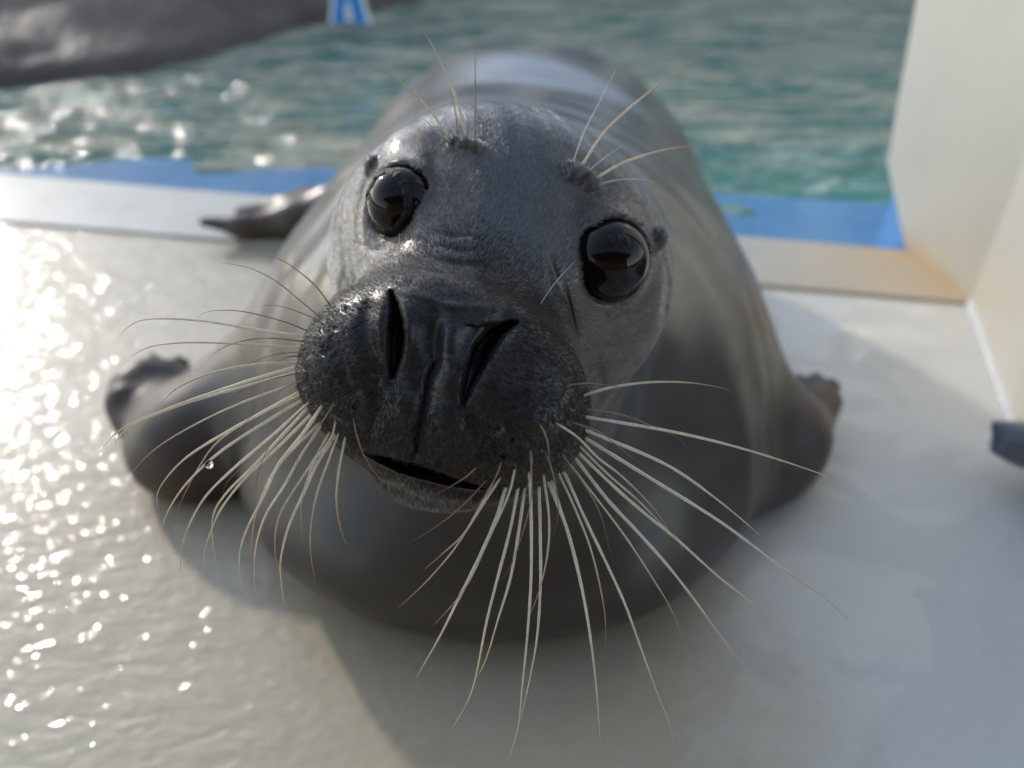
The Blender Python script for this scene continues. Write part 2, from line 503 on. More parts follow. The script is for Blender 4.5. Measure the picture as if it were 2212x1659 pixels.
# ------------------------------------------------------------------ seal: implicit surface
def nz(v): v = np.asarray(v, float); return v / np.linalg.norm(v)
CB = np.stack([RGT, UPV, -FWD])               # camera basis rows
_n = nz(np.array([-.25, -.50, .83]) @ CB)
_e = np.array([.943, -.296, .15]) @ CB; _e = nz(_e - _n * (_e @ _n))
_t = np.cross(_n, _e)
HB = np.stack([_e, _t, _n])                   # head frame: right, up, out

def ell(P, c, r, B=None):
    D = (P - c).astype(np.float32)
    if B is not None: D = D @ B.T.astype(np.float32)
    r = np.asarray(r, np.float32)
    k0 = np.linalg.norm(D / r, axis=1); k1 = np.linalg.norm(D / (r * r), axis=1)
    return k0 * (k0 - 1.0) / np.maximum(k1, 1e-6)

def cone(P, a, b, ra, rb):
    a = np.asarray(a, np.float32); b = np.asarray(b, np.float32)
    ba = b - a; l2 = float(ba @ ba)
    h = np.clip(((P - a) @ ba) / l2, 0, 1)
    return np.linalg.norm(P - a - h[:, None] * ba, axis=1) - (ra + (rb - ra) * h)

def smin(a, b, k):
    h = np.maximum(k - np.abs(a - b), 0) / k
    return np.minimum(a, b) - h * h * k * 0.25
def smax(a, b, k): return -smin(-a, -b, k)

def chain(P, pts, rs, k=0.02):
    d = None
    for i in range(len(pts) - 1):
        c = cone(P, pts[i], pts[i + 1], rs[i], rs[i + 1])
        d = c if d is None else smin(d, c, k)
    return d

def poly2d(u, v, pts, ws=None):
    """distance (picture units) to a polyline and the interpolated width"""
    best = np.full(u.shape, 1e9, np.float32); wb = np.zeros(u.shape, np.float32)
    nseg = len(pts) - 1
    for i in range(nseg):
        ax, ay = pts[i]; bx, by = pts[i + 1]
        dx, dy = bx - ax, by - ay; l2 = dx * dx + dy * dy
        h = np.clip(((u - ax) * dx + (v - ay) * dy) / l2, 0, 1)
        dd = np.hypot(u - ax - h * dx, v - ay - h * dy)
        if ws is not None:
            wv = ws[i] + (ws[i + 1] - ws[i]) * h
            s = dd - wv < best - wb
        else:
            wv = (i + h) / nseg; s = dd < best
        best = np.where(s, dd, best); wb = np.where(s, wv, wb)
    return best, wb

def cM(pts):   # muzzle close-up coordinates to picture units
    return [((720 + x / 2.676) / 1.1573, (680 + y / 2.676) / 1.1573) for x, y in pts]

NOSL = cM([(690, 140), (716, 230), (726, 330), (725, 430), (722, 520), (709, 600), (700, 690)])
NOSL_W = [2, 6, 11, 14, 13, 10, 4]
NOSR = cM([(1525, 340), (1450, 372), (1370, 425), (1300, 520), (1240, 650), (1195, 780), (1170, 880)])
NOSR_W = [2.5, 8, 14, 17, 14, 8, 2]
MOUTH = cM([(495, 1203), (620, 1250), (760, 1300), (880, 1332), (1000, 1368), (1100, 1400), (1250, 1432), (1320, 1450)])
MOUTH_W = [1, 8, 13, 14, 12, 10, 6, 1]
PHIL = cM([(985, 610), (945, 700), (915, 850), (885, 1000), (862, 1120), (858, 1200)])
PHIL_W = [3.0, 2.4, 2.0, 2.0, 2.0, 1.8]
DIMP = cM([(320, 380), (240, 540), (330, 575), (200, 720), (310, 735), (180, 860), (300, 870), (120, 640), (110, 760), (390, 250), (230, 400), (450, 900),
           (1620, 1150), (1500, 1120), (1700, 1180), (1820, 1195), (1760, 1000), (1870, 1000), (1900, 900), (1440, 1230), (1530, 1280), (1690, 950)])

# relief: soft creases (negative) and welts (positive): points, half width px, height m
REL = [
    (cM([(700, 700), (650, 820), (600, 950), (560, 1100)]), 24, -0.0034),                   # furrows between nose and whisker pads
    (cM([(1175, 880), (1230, 1000), (1300, 1130), (1340, 1260)]), 26, -0.0036),
    (cM([(820, 800), (780, 950), (740, 1120)]), 40, 0.0030),
    (cM([(1010, 860), (1050, 1020), (1080, 1200)]), 40, 0.0030),
    (cM([(220, 560), (230, 720), (280, 860)]), 60, 0.0035),
    (cM([(1560, 900), (1640, 1080), (1560, 1240)]), 70, 0.0035),
    (cM([(765, 180), (800, 350), (785, 580)]), 11, 0.0020),
    (cM([(640, 170), (600, 330), (620, 520), (660, 640)]), 14, 0.0022),
    (cM([(1470, 295), (1340, 330), (1240, 460), (1170, 640)]), 13, 0.0026),
    (cM([(1540, 400), (1450, 470), (1370, 640), (1290, 820)]), 16, 0.0020),
    (cM([(1330, 300), (1400, 340), (1300, 450), (1210, 640)]), 38, -0.0085),               # deep hollow of the right nostril
    (cM([(1010, 240), (1000, 420), (985, 600)]), 16, -0.0022),
    (cM([(1120, 560), (1090, 700), (1000, 820)]), 26, 0.0030),
    (cM([(760, 720), (700, 850), (640, 1000)]), 60, 0.0020),
    (cM([(480, 240), (420, 420), (500, 640)]), 30, 0.0020),
    (cM([(1700, 300), (1830, 520), (1880, 760)]), 30, 0.0015),
    (cM([(240, 420), (350, 520), (380, 700), (460, 830)]), 12, -0.0010),
    (cM([(560, 180), (530, 330), (560, 480), (640, 650), (720, 700)]), 14, -0.0018),       # behind the left wing of the nose
    (cM([(620, 250), (610, 380), (640, 520)]), 22, 0.0030),
    (cM([(960, 300), (950, 450), (960, 620)]), 24, -0.0040),                              # middle of the nose pad
    (cM([(830, 180), (820, 350), (830, 560)]), 20, 0.0020),
    (cM([(1120, 300), (1080, 450), (1060, 640)]), 26, 0.0030),
    (cM([(700, 95), (960, 185), (1050, 225), (1280, 235), (1500, 260)]), 9, 0.0016),
    (cM([(1540, 330), (1600, 500), (1560, 760), (1420, 1000)]), 60, 0.0030),
    (cM([(580, 900), (600, 700), (560, 640)]), 10, -0.0015),
    (cM([(1230, 1220), (1340, 1110), (1410, 1050), (1400, 1000)]), 8, -0.0022),
    (cM([(1340, 1110), (1400, 1200), (1520, 1260)]), 7, -0.0016),
    (cM([(420, 900), (460, 1050), (470, 1180)]), 9, -0.0016),
    (cM([(130, 880), (240, 930), (330, 960), (420, 1040)]), 7, -0.0014),
    (cM([(1380, 1330), (1600, 1360), (1800, 1300), (1900, 1180)]), 7, -0.0014),
    ([(905, 520), (950, 535), (1000, 545), (1040, 540)], 7, -0.0009),                      # wrinkles by the left eye
    ([(880, 548), (930, 562), (990, 575), (1040, 572)], 7, -0.0010),
    ([(890, 585), (940, 592), (1000, 600)], 6, -0.0012),
    ([(930, 498), (970, 512), (1010, 512)], 6, -0.0012),
    ([(1180, 540), (1200, 600), (1225, 660), (1240, 730)], 9, -0.0020),
    ([(1215, 600), (1235, 680), (1250, 770)], 6, -0.0014),
    ([(1235, 430), (1250, 500), (1240, 570)], 26, -0.0040),                                # hollow before the right eye
    ([(925, 330), (938, 400), (925, 460)], 22, -0.0035),
    ([(770, 520), (810, 545), (860, 530)], 8, -0.0012),
    ([(1270, 660), (1320, 690), (1380, 670)], 9, -0.0012),
    ([(1432, 560), (1446, 620), (1440, 700)], 9, -0.0035),
    ([(1400, 790), (1440, 720), (1450, 640)], 9, -0.0020),
    ([(1290, 760), (1300, 830), (1285, 900)], 10, -0.0018),
    ([(740, 560), (728, 610), (722, 650)], 9, 0.0012),
]
EYES = [dict(u=835, v=437, d=0.411, r=0.0196, n=(-.46, .20, .86), a=.0140, b=.0144, push=0.0124, rot=-0.55),
        dict(u=1330, v=583, d=0.412, r=0.0222, n=(.40, .04, .90), a=.0108, b=.0166, push=0.0142, rot=0.26)]
for E in EYES:
    E['n'] = nz(np.array(E['n']) @ HB)
    E['o'] = Q(E['u'], E['v'], E['d'])            # centre of the lid opening
    E['c'] = E['o'] - E['n'] * E['push']
    x_ = nz(_e - E['n'] * (_e @ E['n'])); y_ = np.cross(E['n'], x_)
    ca, sa = math.cos(E['rot']), math.sin(E['rot'])
    E['x'] = x_ * ca + y_ * sa; E['y'] = -x_ * sa + y_ * ca
BROW = [(985, 306, .418), (1006, 312, .415), (1026, 318, .414), (1232, 362, .417), (1250, 370, .416), (1268, 380, .418), (1238, 378, .415), (1283, 396, .420), (1272, 402, .418)]

LTIPS = [(-.502, .830, .070), (-.505, .862, .072), (-.490, .888, .072), (-.462, .900, .062), (-.428, .895, .045)]
RTIPS = [(.425, .830, .050), (.430, .856, .055), (.414, .870, .055), (.392, .874, .050), (.368, .87, .045)]
def body_sdf(P):
    d = ell(P, (0.0, 0.86, 0.185), (0.295, 0.36, 0.20))
    d = smin(d, ell(P, (0.025, 1.20, 0.20), (0.265, 0.36, 0.215)), 0.12)
    d = smin(d, ell(P, (0.02, 1.42, 0.14), (0.20, 0.22, 0.15)), 0.12)
    # hind end curls to the left behind the body
    d = smin(d, cone(P, (-0.02, 1.36, 0.12), (-0.35, 1.48, 0.062), 0.12, 0.042), 0.08)
    # chest low front
    d = smin(d, ell(P, (-0.01, 0.725, 0.085), (0.300, 0.285, 0.125)), 0.09)
    # neck
    d = smin(d, cone(P, (0.0, 0.86, 0.22), (-0.005, 0.53, 0.385), 0.17, 0.100), 0.11)
    ax_ = np.array([0, .92, -.39]); s_ = (P - np.array([0, .55, .38])) @ ax_.astype(np.float32)
    d = d - .0016 * np.sin(s_ * 95 + P[:, 0] * 14 + 1.3 * np.sin(P[:, 0] * 17)) * np.exp(-((s_ - .20) / .13) ** 2) * (P[:, 1] < 1.1)
    d = d - .003 * np.sin(P[:, 0] * 21 + P[:, 1] * 9 + 1.5 * np.sin(P[:, 2] * 19)) * np.sin(P[:, 2] * 23 + P[:, 1] * 11)
    # hind flippers
    hf = chain(P, [(-0.33, 1.48, .055), (-0.43, 1.47, .042), (-0.54, 1.46, .030), (-0.615, 1.455, .042)], [.042, .034, .020, .009], .03)
    hf = smin(hf, chain(P, [(-0.33, 1.50, .06), (-0.42, 1.53, .05), (-0.50, 1.545, .042)], [.04, .028, .010], .03), .02)
    hf = smin(hf, chain(P, [(-0.36, 1.48, .055), (-0.46, 1.51, .045), (-0.56, 1.52, .038)], [.04, .026, .012], .03), .02)
    d = smin(d, hf, 0.04)
    # left fore flipper
    L0, L1, L2 = np.array((-0.25, .82, .12)), np.array((-0.40, .745, .05)), np.array((-0.465, .81, .045))
    fl = cone(P, L0, L1, .098, .052)
    fl = smin(fl, ell(P, (-.378, .755, .040), (.096, .080, .048)), .03)
    fl = smin(fl, cone(P, (-0.26, 0.96, .13), (-0.40, .80, .05), .06, .045), .05)
    fl = smin(fl, cone(P, L1, L2, .055, .038), .04)
    tips = LTIPS
    bases = [(-.470, .80, .035), (-.475, .815, .04), (-.465, .825, .045), (-.450, .83, .04), (-.43, .83, .035)]
    for i, (a_, b_) in enumerate(zip(bases, tips)):
        mid = (np.array(a_) + np.array(b_)) / 2 + [-.012, 0, .012]
        fl = smin(fl, chain(P, [a_, mid, b_], [.038, .0245, .0135], .012), .011)
    fl = smin(fl, ell(P, Q(322, 880, 1.03), (.046, .050, .034)), .02)
    d = smin(d, fl, 0.06)
    # right fore flipper
    fr = cone(P, (0.22, .83, .13), (0.335, .75, .055), .096, .050)
    fr = smin(fr, ell(P, (.290, .728, .042), (.078, .078, .044)), .025)
    fr = smin(fr, cone(P, (0.335, .76, .055), (0.372, .79, .045), .050, .036), .04)
    tips = RTIPS
    bases = [(.375, .775, .035), (.375, .785, .038), (.368, .79, .040), (.355, .795, .038), (.342, .80, .035)]
    for i, (a_, b_) in enumerate(zip(bases, tips)):
        fr = smin(fr, cone(P, a_, b_, .027, .0125), .009)
    d = smin(d, fr, 0.06)
    return d

def head_add(P):
    d = ell(P, Q(1088, 560, .545), (.114, .098, .116), HB)
    d = smin(d, ell(P, Q(1082, 590, .492), (.098, .088, .070), HB), .045)
    d = smin(d, cone(P, Q(1070, 500, .482), Q(975, 760, .405), .056, .050), .045)
    d = smin(d, ell(P, Q(815, 800, .392), (.0385, .040, .038), HB), .03)           # whisker pads
    d = smin(d, ell(P, Q(1085, 880, .380), (.0430, .043, .038), HB), .03)
    d = smin(d, ell(P, Q(935, 925, .385), (.040, .030, .030), HB), .025)            # upper lip
    d = smin(d, ell(P, Q(955, 745, .372), (.033, .030, .020), HB), .018)            # nose
    d = smin(d, ell(P, Q(945, 1002, .412), (.036, .0168, .030), HB), .012)          # chin
    d = smin(d, cone(P, Q(1005, 905, .475), Q(1085, 850, .60), .050, .09), .04)      # jaw
    # brow ridges over the eyes
    d = smin(d, ell(P, Q(935, 370, .450), (.026, .020, .022), HB), .02)
    d = smin(d, ell(P, Q(1262, 450, .450), (.026, .020, .022), HB), .02)
    for E in EYES:                                                                  # swelling that holds the eyeball
        d = smin(d, ell(P, E['c'] - E['n'] * .004, (E['r'] * 1.10,) * 3), .016)
    for (u, v, dd) in BROW:
        d = smin(d, ell(P, Q(u, v, dd), (.0035,) * 3), .0035)
    # ears
    d = smin(d, ell(P, Q(804, 360, .445), (.0044, .0060, .0052), HB), .004)
    d = smin(d, ell(P, Q(1424, 514, .446), (.0048, .0062, .0056), HB), .006)
    return d

def head_cut(P, d):
    u, v, dep = proj(P)
    front = dep < 0.50
    for (pts, wpx, h) in REL:
        xs_ = [p[0] for p in pts]; ys_ = [p[1] for p in pts]
        m = front & (u > min(xs_) - 3 * wpx) & (u < max(xs_) + 3 * wpx) & (v > min(ys_) - 3 * wpx) & (v < max(ys_) + 3 * wpx)
        if not m.any(): continue
        dd, tt = poly2d(u[m], v[m], pts)
        win = np.sqrt(np.clip(np.sin(np.pi * np.clip(tt * 0.9 + 0.05, 0, 1)), 0, 1)) - 0.25
        d[m] -= h * np.exp(-(dd / wpx) ** 2) * win
    m = (u > 600) & (u < 1320) & (v > 600) & (v < 1120) & front
    if m.any():
        um, vm, de = u[m], v[m], dep[m]; dm = d[m]
        dd, _ = poly2d(um, vm, PHIL)
        dm += 0.0014 * np.exp(-(dd / 11) ** 2) + 0.0018 * np.exp(-(dd / 30) ** 2)
        for (x, y) in DIMP:
            r2 = (um - x) ** 2 + (vm - y) ** 2
            dm += 0.0032 * np.exp(-r2 / 20.0)
        d[m] = dm
    for E in EYES:
        D = P - E['c']
        r = np.linalg.norm(D, axis=1)
        m = r < 0.06
        if not m.any(): continue
        Dm = D[m]
        Do = P[m] - (E['o'] + E['n'] * .0085)
        rr_ = np.array([E['a'] * 1.5, E['b'] * 1.4, .0145])
        Dl = np.stack([Do @ E['x'], Do @ E['y'], Do @ E['n']], 1)
        k0 = np.linalg.norm(Dl / rr_, axis=1); k1 = np.linalg.norm(Dl / rr_ ** 2, axis=1)
        d[m] = smax(d[m], -(k0 * (k0 - 1) / np.maximum(k1, 1e-6)), .012)
        cyl = (np.sqrt((Dm @ E['x'] / E['a']) ** 2 + (Dm @ E['y'] / E['b']) ** 2) - 1) * E['a'] * .97
        hole = np.minimum(r[m] - E['r'] * 1.012, np.maximum(cyl, -(Dm @ E['n'])))
        d[m] = smax(d[m], -hole, .0045)
    return d

HC = Q(1050, 700, .45)
def seal_sdf(P, cut=True):
    P = P.astype(np.float32)
    d = body_sdf(P)
    m = np.linalg.norm(P - HC, axis=1) < 0.30
    if m.any():
        Ph = P[m]
        dh = head_add(Ph)
        dm = smin(d[m], dh, 0.03)
        if cut: dm = head_cut(Ph, dm)
        d[m] = dm
    # rest on the deck, belly and flippers flattened against it
    d = smax(d, -(P[:, 2] - 0.0005), 0.012)
    return d

def mesh_from_sdf(fn, lo, hi, h, B=8):
    import openvdb as vdb
    lo = np.array(lo); hi = np.array(hi)
    nb = np.ceil((hi - lo) / (h * B)).astype(int)
    n = nb * B
    A = np.empty(tuple(n), np.float32)
    bc = np.stack(np.meshgrid(*[np.arange(k) for k in nb], indexing='ij'), -1).reshape(-1, 3)
    cen = lo + (bc * B + B / 2) * h
    dc = fn(cen)
    rad = h * B * 0.87 * 1.35
    act = np.abs(dc) < rad + 0.01
    big = np.where(dc > 0, 4 * h, -4 * h)
    A6 = A.reshape(nb[0], B, nb[1], B, nb[2], B)
    A6[:] = big.reshape(nb[0], 1, nb[1], 1, nb[2], 1)
    loc = np.stack(np.meshgrid(*[np.arange(B)] * 3, indexing='ij'), -1).reshape(-1, 3)
    ab = bc[act]
    for s in range(0, len(ab), 1500):
        q = ab[s:s + 1500]
        idx = (q[:, None, :] * B + loc[None]).reshape(-1, 3)
        dv = np.clip(fn(lo + idx * h), -4 * h, 4 * h)
        A[idx[:, 0], idx[:, 1], idx[:, 2]] = dv
    g_ = vdb.FloatGrid(4 * h)
    g_.copyFromArray(A)
    pts, quads = g_.convertToQuads()
    return pts * h + lo, quads.copy()

def newton(fn, V, it=2, e=0.0006, cap=0.002):
    K = np.array([[1, -1, -1], [-1, -1, 1], [-1, 1, -1], [1, 1, 1]], float)
    for _ in range(it):
        g_ = np.zeros_like(V)
        for k in K: g_ += k * fn(V + k * e)[:, None]
        g_ /= 4 * e
        d = fn(V)
        gn = (g_ ** 2).sum(1)
        st_ = -(d / np.maximum(gn, 0.2))[:, None] * g_
        l_ = np.linalg.norm(st_, axis=1)
        st_ *= np.minimum(1, cap / np.maximum(l_, 1e-9))[:, None]
        V = V + st_
    return V

import time
_t0 = time.time()
lo, hi = (-0.70, 0.22, -0.03), (0.50, 1.72, 0.60)
SV, SF = mesh_from_sdf(seal_sdf, lo, hi, 0.0035)
print('seal base', len(SV), len(SF), round(time.time() - _t0, 1))
# finer mesh on the face: subdivide twice there, then settle it on the surface
def subdiv(V, F4, sel):
    """split selected quads in four; neighbours become triangles/ngons -> handled with bmesh"""
    return None
bm = bmesh.new()
me_ = bpy.data.meshes.new('tmp')
me_.vertices.add(len(SV)); me_.vertices.foreach_set('co', SV.astype(np.float32).ravel())
me_.loops.add(SF.size); me_.loops.foreach_set('vertex_index', SF.astype(np.int32).ravel())
me_.polygons.add(len(SF)); me_.polygons.foreach_set('loop_start', np.arange(0, SF.size, 4, dtype=np.int32))
me_.update(calc_edges=True); me_.validate()
bm.from_mesh(me_)
def fine_pass(cond):
    co = np.array([v.co[:] for v in bm.verts])
    u, v, dep = proj(co)
    ok = cond(u, v, dep)
    es = [e for e in bm.edges if ok[e.verts[0].index] and ok[e.verts[1].index]]
    bmesh.ops.subdivide_edges(bm, edges=es, cuts=1, use_grid_fill=True)
    bm.verts.index_update()
bm.verts.index_update()
fine_pass(lambda u, v, d: (d < 0.60) & (u > 560) & (u < 1540) & (v > 160) & (v < 1180))
fine_pass(lambda u, v, d: (d < 0.485) & (u > 600) & (u < 1460) & (v > 270) & (v < 1130))
def near_slit(u, v, d):
    k = np.zeros(len(u), bool)
    for pts, ws in ((NOSL, NOSL_W), (NOSR, NOSR_W), (MOUTH, MOUTH_W), (PHIL, PHIL_W)):
        dd, ww = poly2d(u, v, pts, ws); k |= (np.abs(dd - ww) < 8) | (dd < ww)
    return k & (d < .42)
fine_pass(near_slit)
# loose islands (specks inside) are dropped
bmesh.ops.triangulate(bm, faces=[f for f in bm.faces if len(f.verts) > 4])
bm.to_mesh(me_); bm.free()
co = np.empty(len(me_.vertices) * 3, np.float32); me_.vertices.foreach_get('co', co); co = co.reshape(-1, 3).astype(float)
co = newton(seal_sdf, co, 3)
u, v, dep = proj(co)
def sst(x, a_, b_): t = np.clip((x - a_) / (b_ - a_), 0, 1); return t * t * (3 - 2 * t)
bmp = np.array([mnoise.noise(Vector(p) * 130) * .6 + mnoise.noise(Vector(p) * 300) * .4 if k else 0 for p, k in zip(co, (dep < .46))])
pm = np.exp(-((u - 760) / 110) ** 2 - ((v - 850) / 110) ** 2) + np.exp(-((u - 1140) / 150) ** 2 - ((v - 960) / 100) ** 2) + .25
co = co - ((co - CAM) / dep[:, None]) * (bmp * .0009 * np.minimum(pm, 1) * (dep < .43))[:, None]
for pts, ws, dl in ((NOSL, NOSL_W, .018), (NOSR, NOSR_W, .018), (MOUTH, MOUTH_W, .018), (PHIL, PHIL_W, .0022)):
    dd, ww = poly2d(u, v, pts, ws)
    lo_, hi_ = (-8.0, 7.0) if pts in (NOSL, NOSR) else (-2.5, 3.5)
    p_ = sst(ww - dd, lo_, hi_) * (dep < .43) * np.sqrt(np.clip(ww / max(ws), 0, 1)) * dl
    dr_ = (co - CAM) / dep[:, None]
    co = co + dr_ * p_[:, None]
me_.vertices.foreach_set('co', co.astype(np.float32).ravel())
me_.name = 'seal_body'
me_.polygons.foreach_set('use_smooth', [True] * len(me_.polygons))
me_.update()
print('seal fine', len(me_.vertices), round(time.time() - _t0, 1))

# colour zones of the coat
u, v, dep = proj(co)
def sst(x, a_, b_): t = np.clip((x - a_) / (b_ - a_), 0, 1); return t * t * (3 - 2 * t)
nosec = Q(960, 840, .37)
dn = np.linalg.norm(co - nosec, axis=1)
muz = 1 - sst(dn, .050, .104)
muz *= 1 - .75 * np.exp(-((u - 900) / 130) ** 2) * sst(v - (1010 + (u - 850) * .22), 18, 34) * (dep < .45)
tan = np.zeros(len(co))
for E in EYES:
    de = np.linalg.norm(co - E['c'], axis=1)
    tan = np.maximum(tan, 1 - sst(de, .028, .060))
cheek = sst(v, 560, 720) * sst(dn, .07, .10) * (dep < .62) * (dn < .22)
tan = np.maximum(tan, cheek * .85)
flip = np.maximum(sst(-co[:, 0], .30, .42) * (co[:, 2] < .25), sst(co[:, 0], .30, .38) * (co[:, 2] < .2))
lead = np.zeros(len(co))                      # bare leathery nose pad
dd, ww = poly2d(u, v, [(880, 665), (940, 690), (1000, 700), (1060, 700)], [30, 50, 55, 40])
lead = np.maximum(lead, (1 - sst(dd - ww, 0, 26)) * (dep < .42))
dd, ww = poly2d(u, v, [(905, 720), (915, 800), (930, 850)], [45, 45, 20])
lead = np.maximum(lead, (1 - sst(dd - ww, 0, 22)) * (dep < .42))
slit = np.zeros(len(co))
for pts, ws in ((NOSL, NOSL_W), (NOSR, NOSR_W), (MOUTH, MOUTH_W)):
    dd, ww = poly2d(u, v, pts, ws); slit = np.maximum(slit, (1 - sst(dd - ww, -1, 4)) * (dep < .45))
pad = lead.copy(); lead = np.maximum(lead, slit)  # nostril and mouth slits painted near-black too, deepening their shade
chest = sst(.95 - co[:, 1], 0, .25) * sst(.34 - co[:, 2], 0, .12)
for nm, ar in (('chest', chest), ('muzzle', muz), ('tan', tan), ('flipper', flip), ('leather_slit_dark', lead)):
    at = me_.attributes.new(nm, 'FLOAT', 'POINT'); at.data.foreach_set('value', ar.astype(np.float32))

def skin_mat():
    m = NT('seal_coat')
    A = {k: m.attr(k).outputs['Fac'] for k in ('muzzle', 'tan', 'flipper', 'leather_slit_dark', 'chest')}
    n = m.noise(11, 6, 0.68, 0.6); n2 = m.noise(5, 3, 0.5)
    col = m.ramp(n, [(0.36, (0.016, 0.015, 0.014)), (0.64, (0.058, 0.053, 0.047))])
    col = m.mix(m.mr(n2, 0.45, 0.7, 0, 0.5), col, (0.040, 0.041, 0.043))
    col = m.mix(A['tan'], col, (0.075, 0.056, 0.040))
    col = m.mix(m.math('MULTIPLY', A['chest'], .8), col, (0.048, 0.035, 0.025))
    col = m.mix(A['flipper'], col, (0.115, 0.084, 0.063))
    col = m.mix(m.math('MULTIPLY', A['muzzle'], 0.85), col, (0.016, 0.013, 0.011))
    col = m.mix(A['leather_slit_dark'], col, (0.007, 0.0065, 0.007))
    fine = m.noise(420, 3, 0.6)
    col = m.mix(m.mr(fine, 0.35, 0.7, 0.0, 0.35), col, (0.05, 0.048, 0.045))
    m.l(col, m.b.inputs['Base Color'])
    m.l(m.mr(m.noise(30, 4, 0.6), 0.35, 0.65, 0.36, 0.52), m.b.inputs['Roughness'])
    m.set(Specular_IOR_Level=0.3, Coat_Roughness=0.22, Coat_IOR=1.62)
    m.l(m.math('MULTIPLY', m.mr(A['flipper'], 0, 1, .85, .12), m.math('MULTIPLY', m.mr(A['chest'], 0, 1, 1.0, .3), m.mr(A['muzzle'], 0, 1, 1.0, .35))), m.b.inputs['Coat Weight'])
    h = m.math('ADD', m.noise(260, 4, 0.7), m.math('MULTIPLY', m.noise(1100, 2, 0.6), 0.5))
    m.l(m.bump(h, 0.35, 0.001), m.b.inputs['Normal'])
    return m.m
M_skin = skin_mat()
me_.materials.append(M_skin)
seal = bpy.data.objects.new('seal', None); COL.objects.link(seal); seal.location = (0, 0, 0)
tag(seal, 'big grey seal facing the camera with head tilted and long white whiskers', 'seal')
body = bpy.data.objects.new('body', me_); COL.objects.link(body); body.parent = seal

vv = [tuple(v.co) for v in me_.vertices]
ff = [tuple(p.vertices) for p in me_.polygons]
BVH = BVHTree.FromPolygons(vv, ff)
def catmull(pts, n):
    P_ = [np.array(p, float) for p in pts]; P_ = [2 * P_[0] - P_[1]] + P_ + [2 * P_[-1] - P_[-2]]
    out = []
    for i in range(1, len(P_) - 2):
        a_, b_, c_, d_ = P_[i - 1], P_[i], P_[i + 1], P_[i + 2]
        for k in range(n):
            t = k / n
            out.append(0.5 * ((2 * b_) + (-a_ + c_) * t + (2 * a_ - 5 * b_ + 4 * c_ - d_) * t * t + (-a_ + 3 * b_ - 3 * c_ + d_) * t ** 3))
    out.append(P_[-2]); return out

# ------------------------------------------------------------------ eyes
M_eye = NT('wet_dark_eye'); 
M_eye.set(Base_Color=(0.008, 0.004, 0.003, 1), Roughness=0.01, IOR=1.34)
M_lid = NT('black_eyelid'); M_lid.set(Base_Color=(0.005, 0.0045, 0.0045, 1), Roughness=0.45, Specular_IOR_Level=0.3)
M_lid.l(M_lid.bump(M_lid.noise(500, 4, 0.7), 0.9, 0.0012), M_lid.b.inputs['Normal'])
for E in EYES:
    bm = bmesh.new(); bmesh.ops.create_uvsphere(bm, u_segments=64, v_segments=40, radius=E['r'])
    q = Vector(E['n']).to_track_quat('Z', 'Y').to_matrix().to_4x4()
    bmesh.ops.transform(bm, matrix=Matrix.Translation(Vector(E['c'])) @ q, verts=bm.verts)
    me = bpy.data.meshes.new('eyeball'); bm.to_mesh(me); bm.free()
    me.polygons.foreach_set('use_smooth', [True] * len(me.polygons)); me.materials.append(M_eye.m)
    o = bpy.data.objects.new('eyeball', me); COL.objects.link(o); o.parent = seal
    # lid: an uneven dark rim running from the coat over the edge down to the eyeball
    x_, y_ = E['x'], E['y']
    V, F = [], []
    NU, NV = 120, 12
    outs = []
    for i in range(NU):
        an = 2 * math.pi * i / NU
        e2 = x_ * math.cos(an) * (E['a'] + .0021) + y_ * math.sin(an) * (E['b'] + .0021)
        st_ = E['o'] + e2 + E['n'] * .03
        loc, nn_, ix_, ds_ = BVH.ray_cast(Vector(st_), Vector(-E['n']))
        outs.append(np.array(loc) if loc is not None and ds_ < .05 else E['c'] + e2 + E['n'] * E['push'])
    hts = np.array([(o_ - E['c']) @ E['n'] for o_ in outs])
    for _ in range(3): hts = (np.roll(hts, 1) + hts * 2 + np.roll(hts, -1)) / 4
    for i in range(NU):
        an = 2 * math.pi * i / NU
        d2 = x_ * math.cos(an) * E['a'] + y_ * math.sin(an) * E['b']
        dn_ = nz(d2); ra_ = np.linalg.norm(d2)
        lump = .00035 * math.sin(7 * an + 1) + .0003 * math.sin(17 * an + 2) + .0002 * math.sin(31 * an)
        h_ = hts[i]
        ri = ra_ * (.955 + .02 * math.sin(3 * an)); hi_ = math.sqrt(max(E['r'] ** 2 - ri * ri, 0)) - .0006
        ctl = [(ra_ + .0036, h_ - .0018), (ra_ + .0022 + lump, h_ + .0002), (ra_ + .0006, max(h_, hi_) * .6 + h_ * .4 + .0005 + lump), (ra_ - .0003, hi_ * .6 + h_ * .4 + .0006), (ri, hi_)]
        prof_ = catmull([(q[0], q[1], 0) for q in ctl], 3)[:NV + 1]
        for q in prof_: V.append(E['c'] + dn_ * q[0] + E['n'] * q[1])
    NP_ = len(V) // NU
    for i in range(NU):
        for j in range(NP_ - 1):
            F.append((i * NP_ + j, i * NP_ + j + 1, ((i + 1) % NU) * NP_ + j + 1, ((i + 1) % NU) * NP_ + j))
    mesh_obj('eyelid', V, F, M_lid.m, seal)
# ------------------------------------------------------------------ whiskers
def cA(p): return [((200 + x / 2.074) / 1.1573, (750 + y / 2.074) / 1.1573) for x, y in p]
def cB(p): return [((900 + x / 2.023) / 1.1573, (1100 + y / 2.023) / 1.1573) for x, y in p]
def cC(p): return [((700 + x / 1.5086) / 1.1573, (250 + y / 1.5086) / 1.1573) for x, y in p]
def cD(p): return list(p)
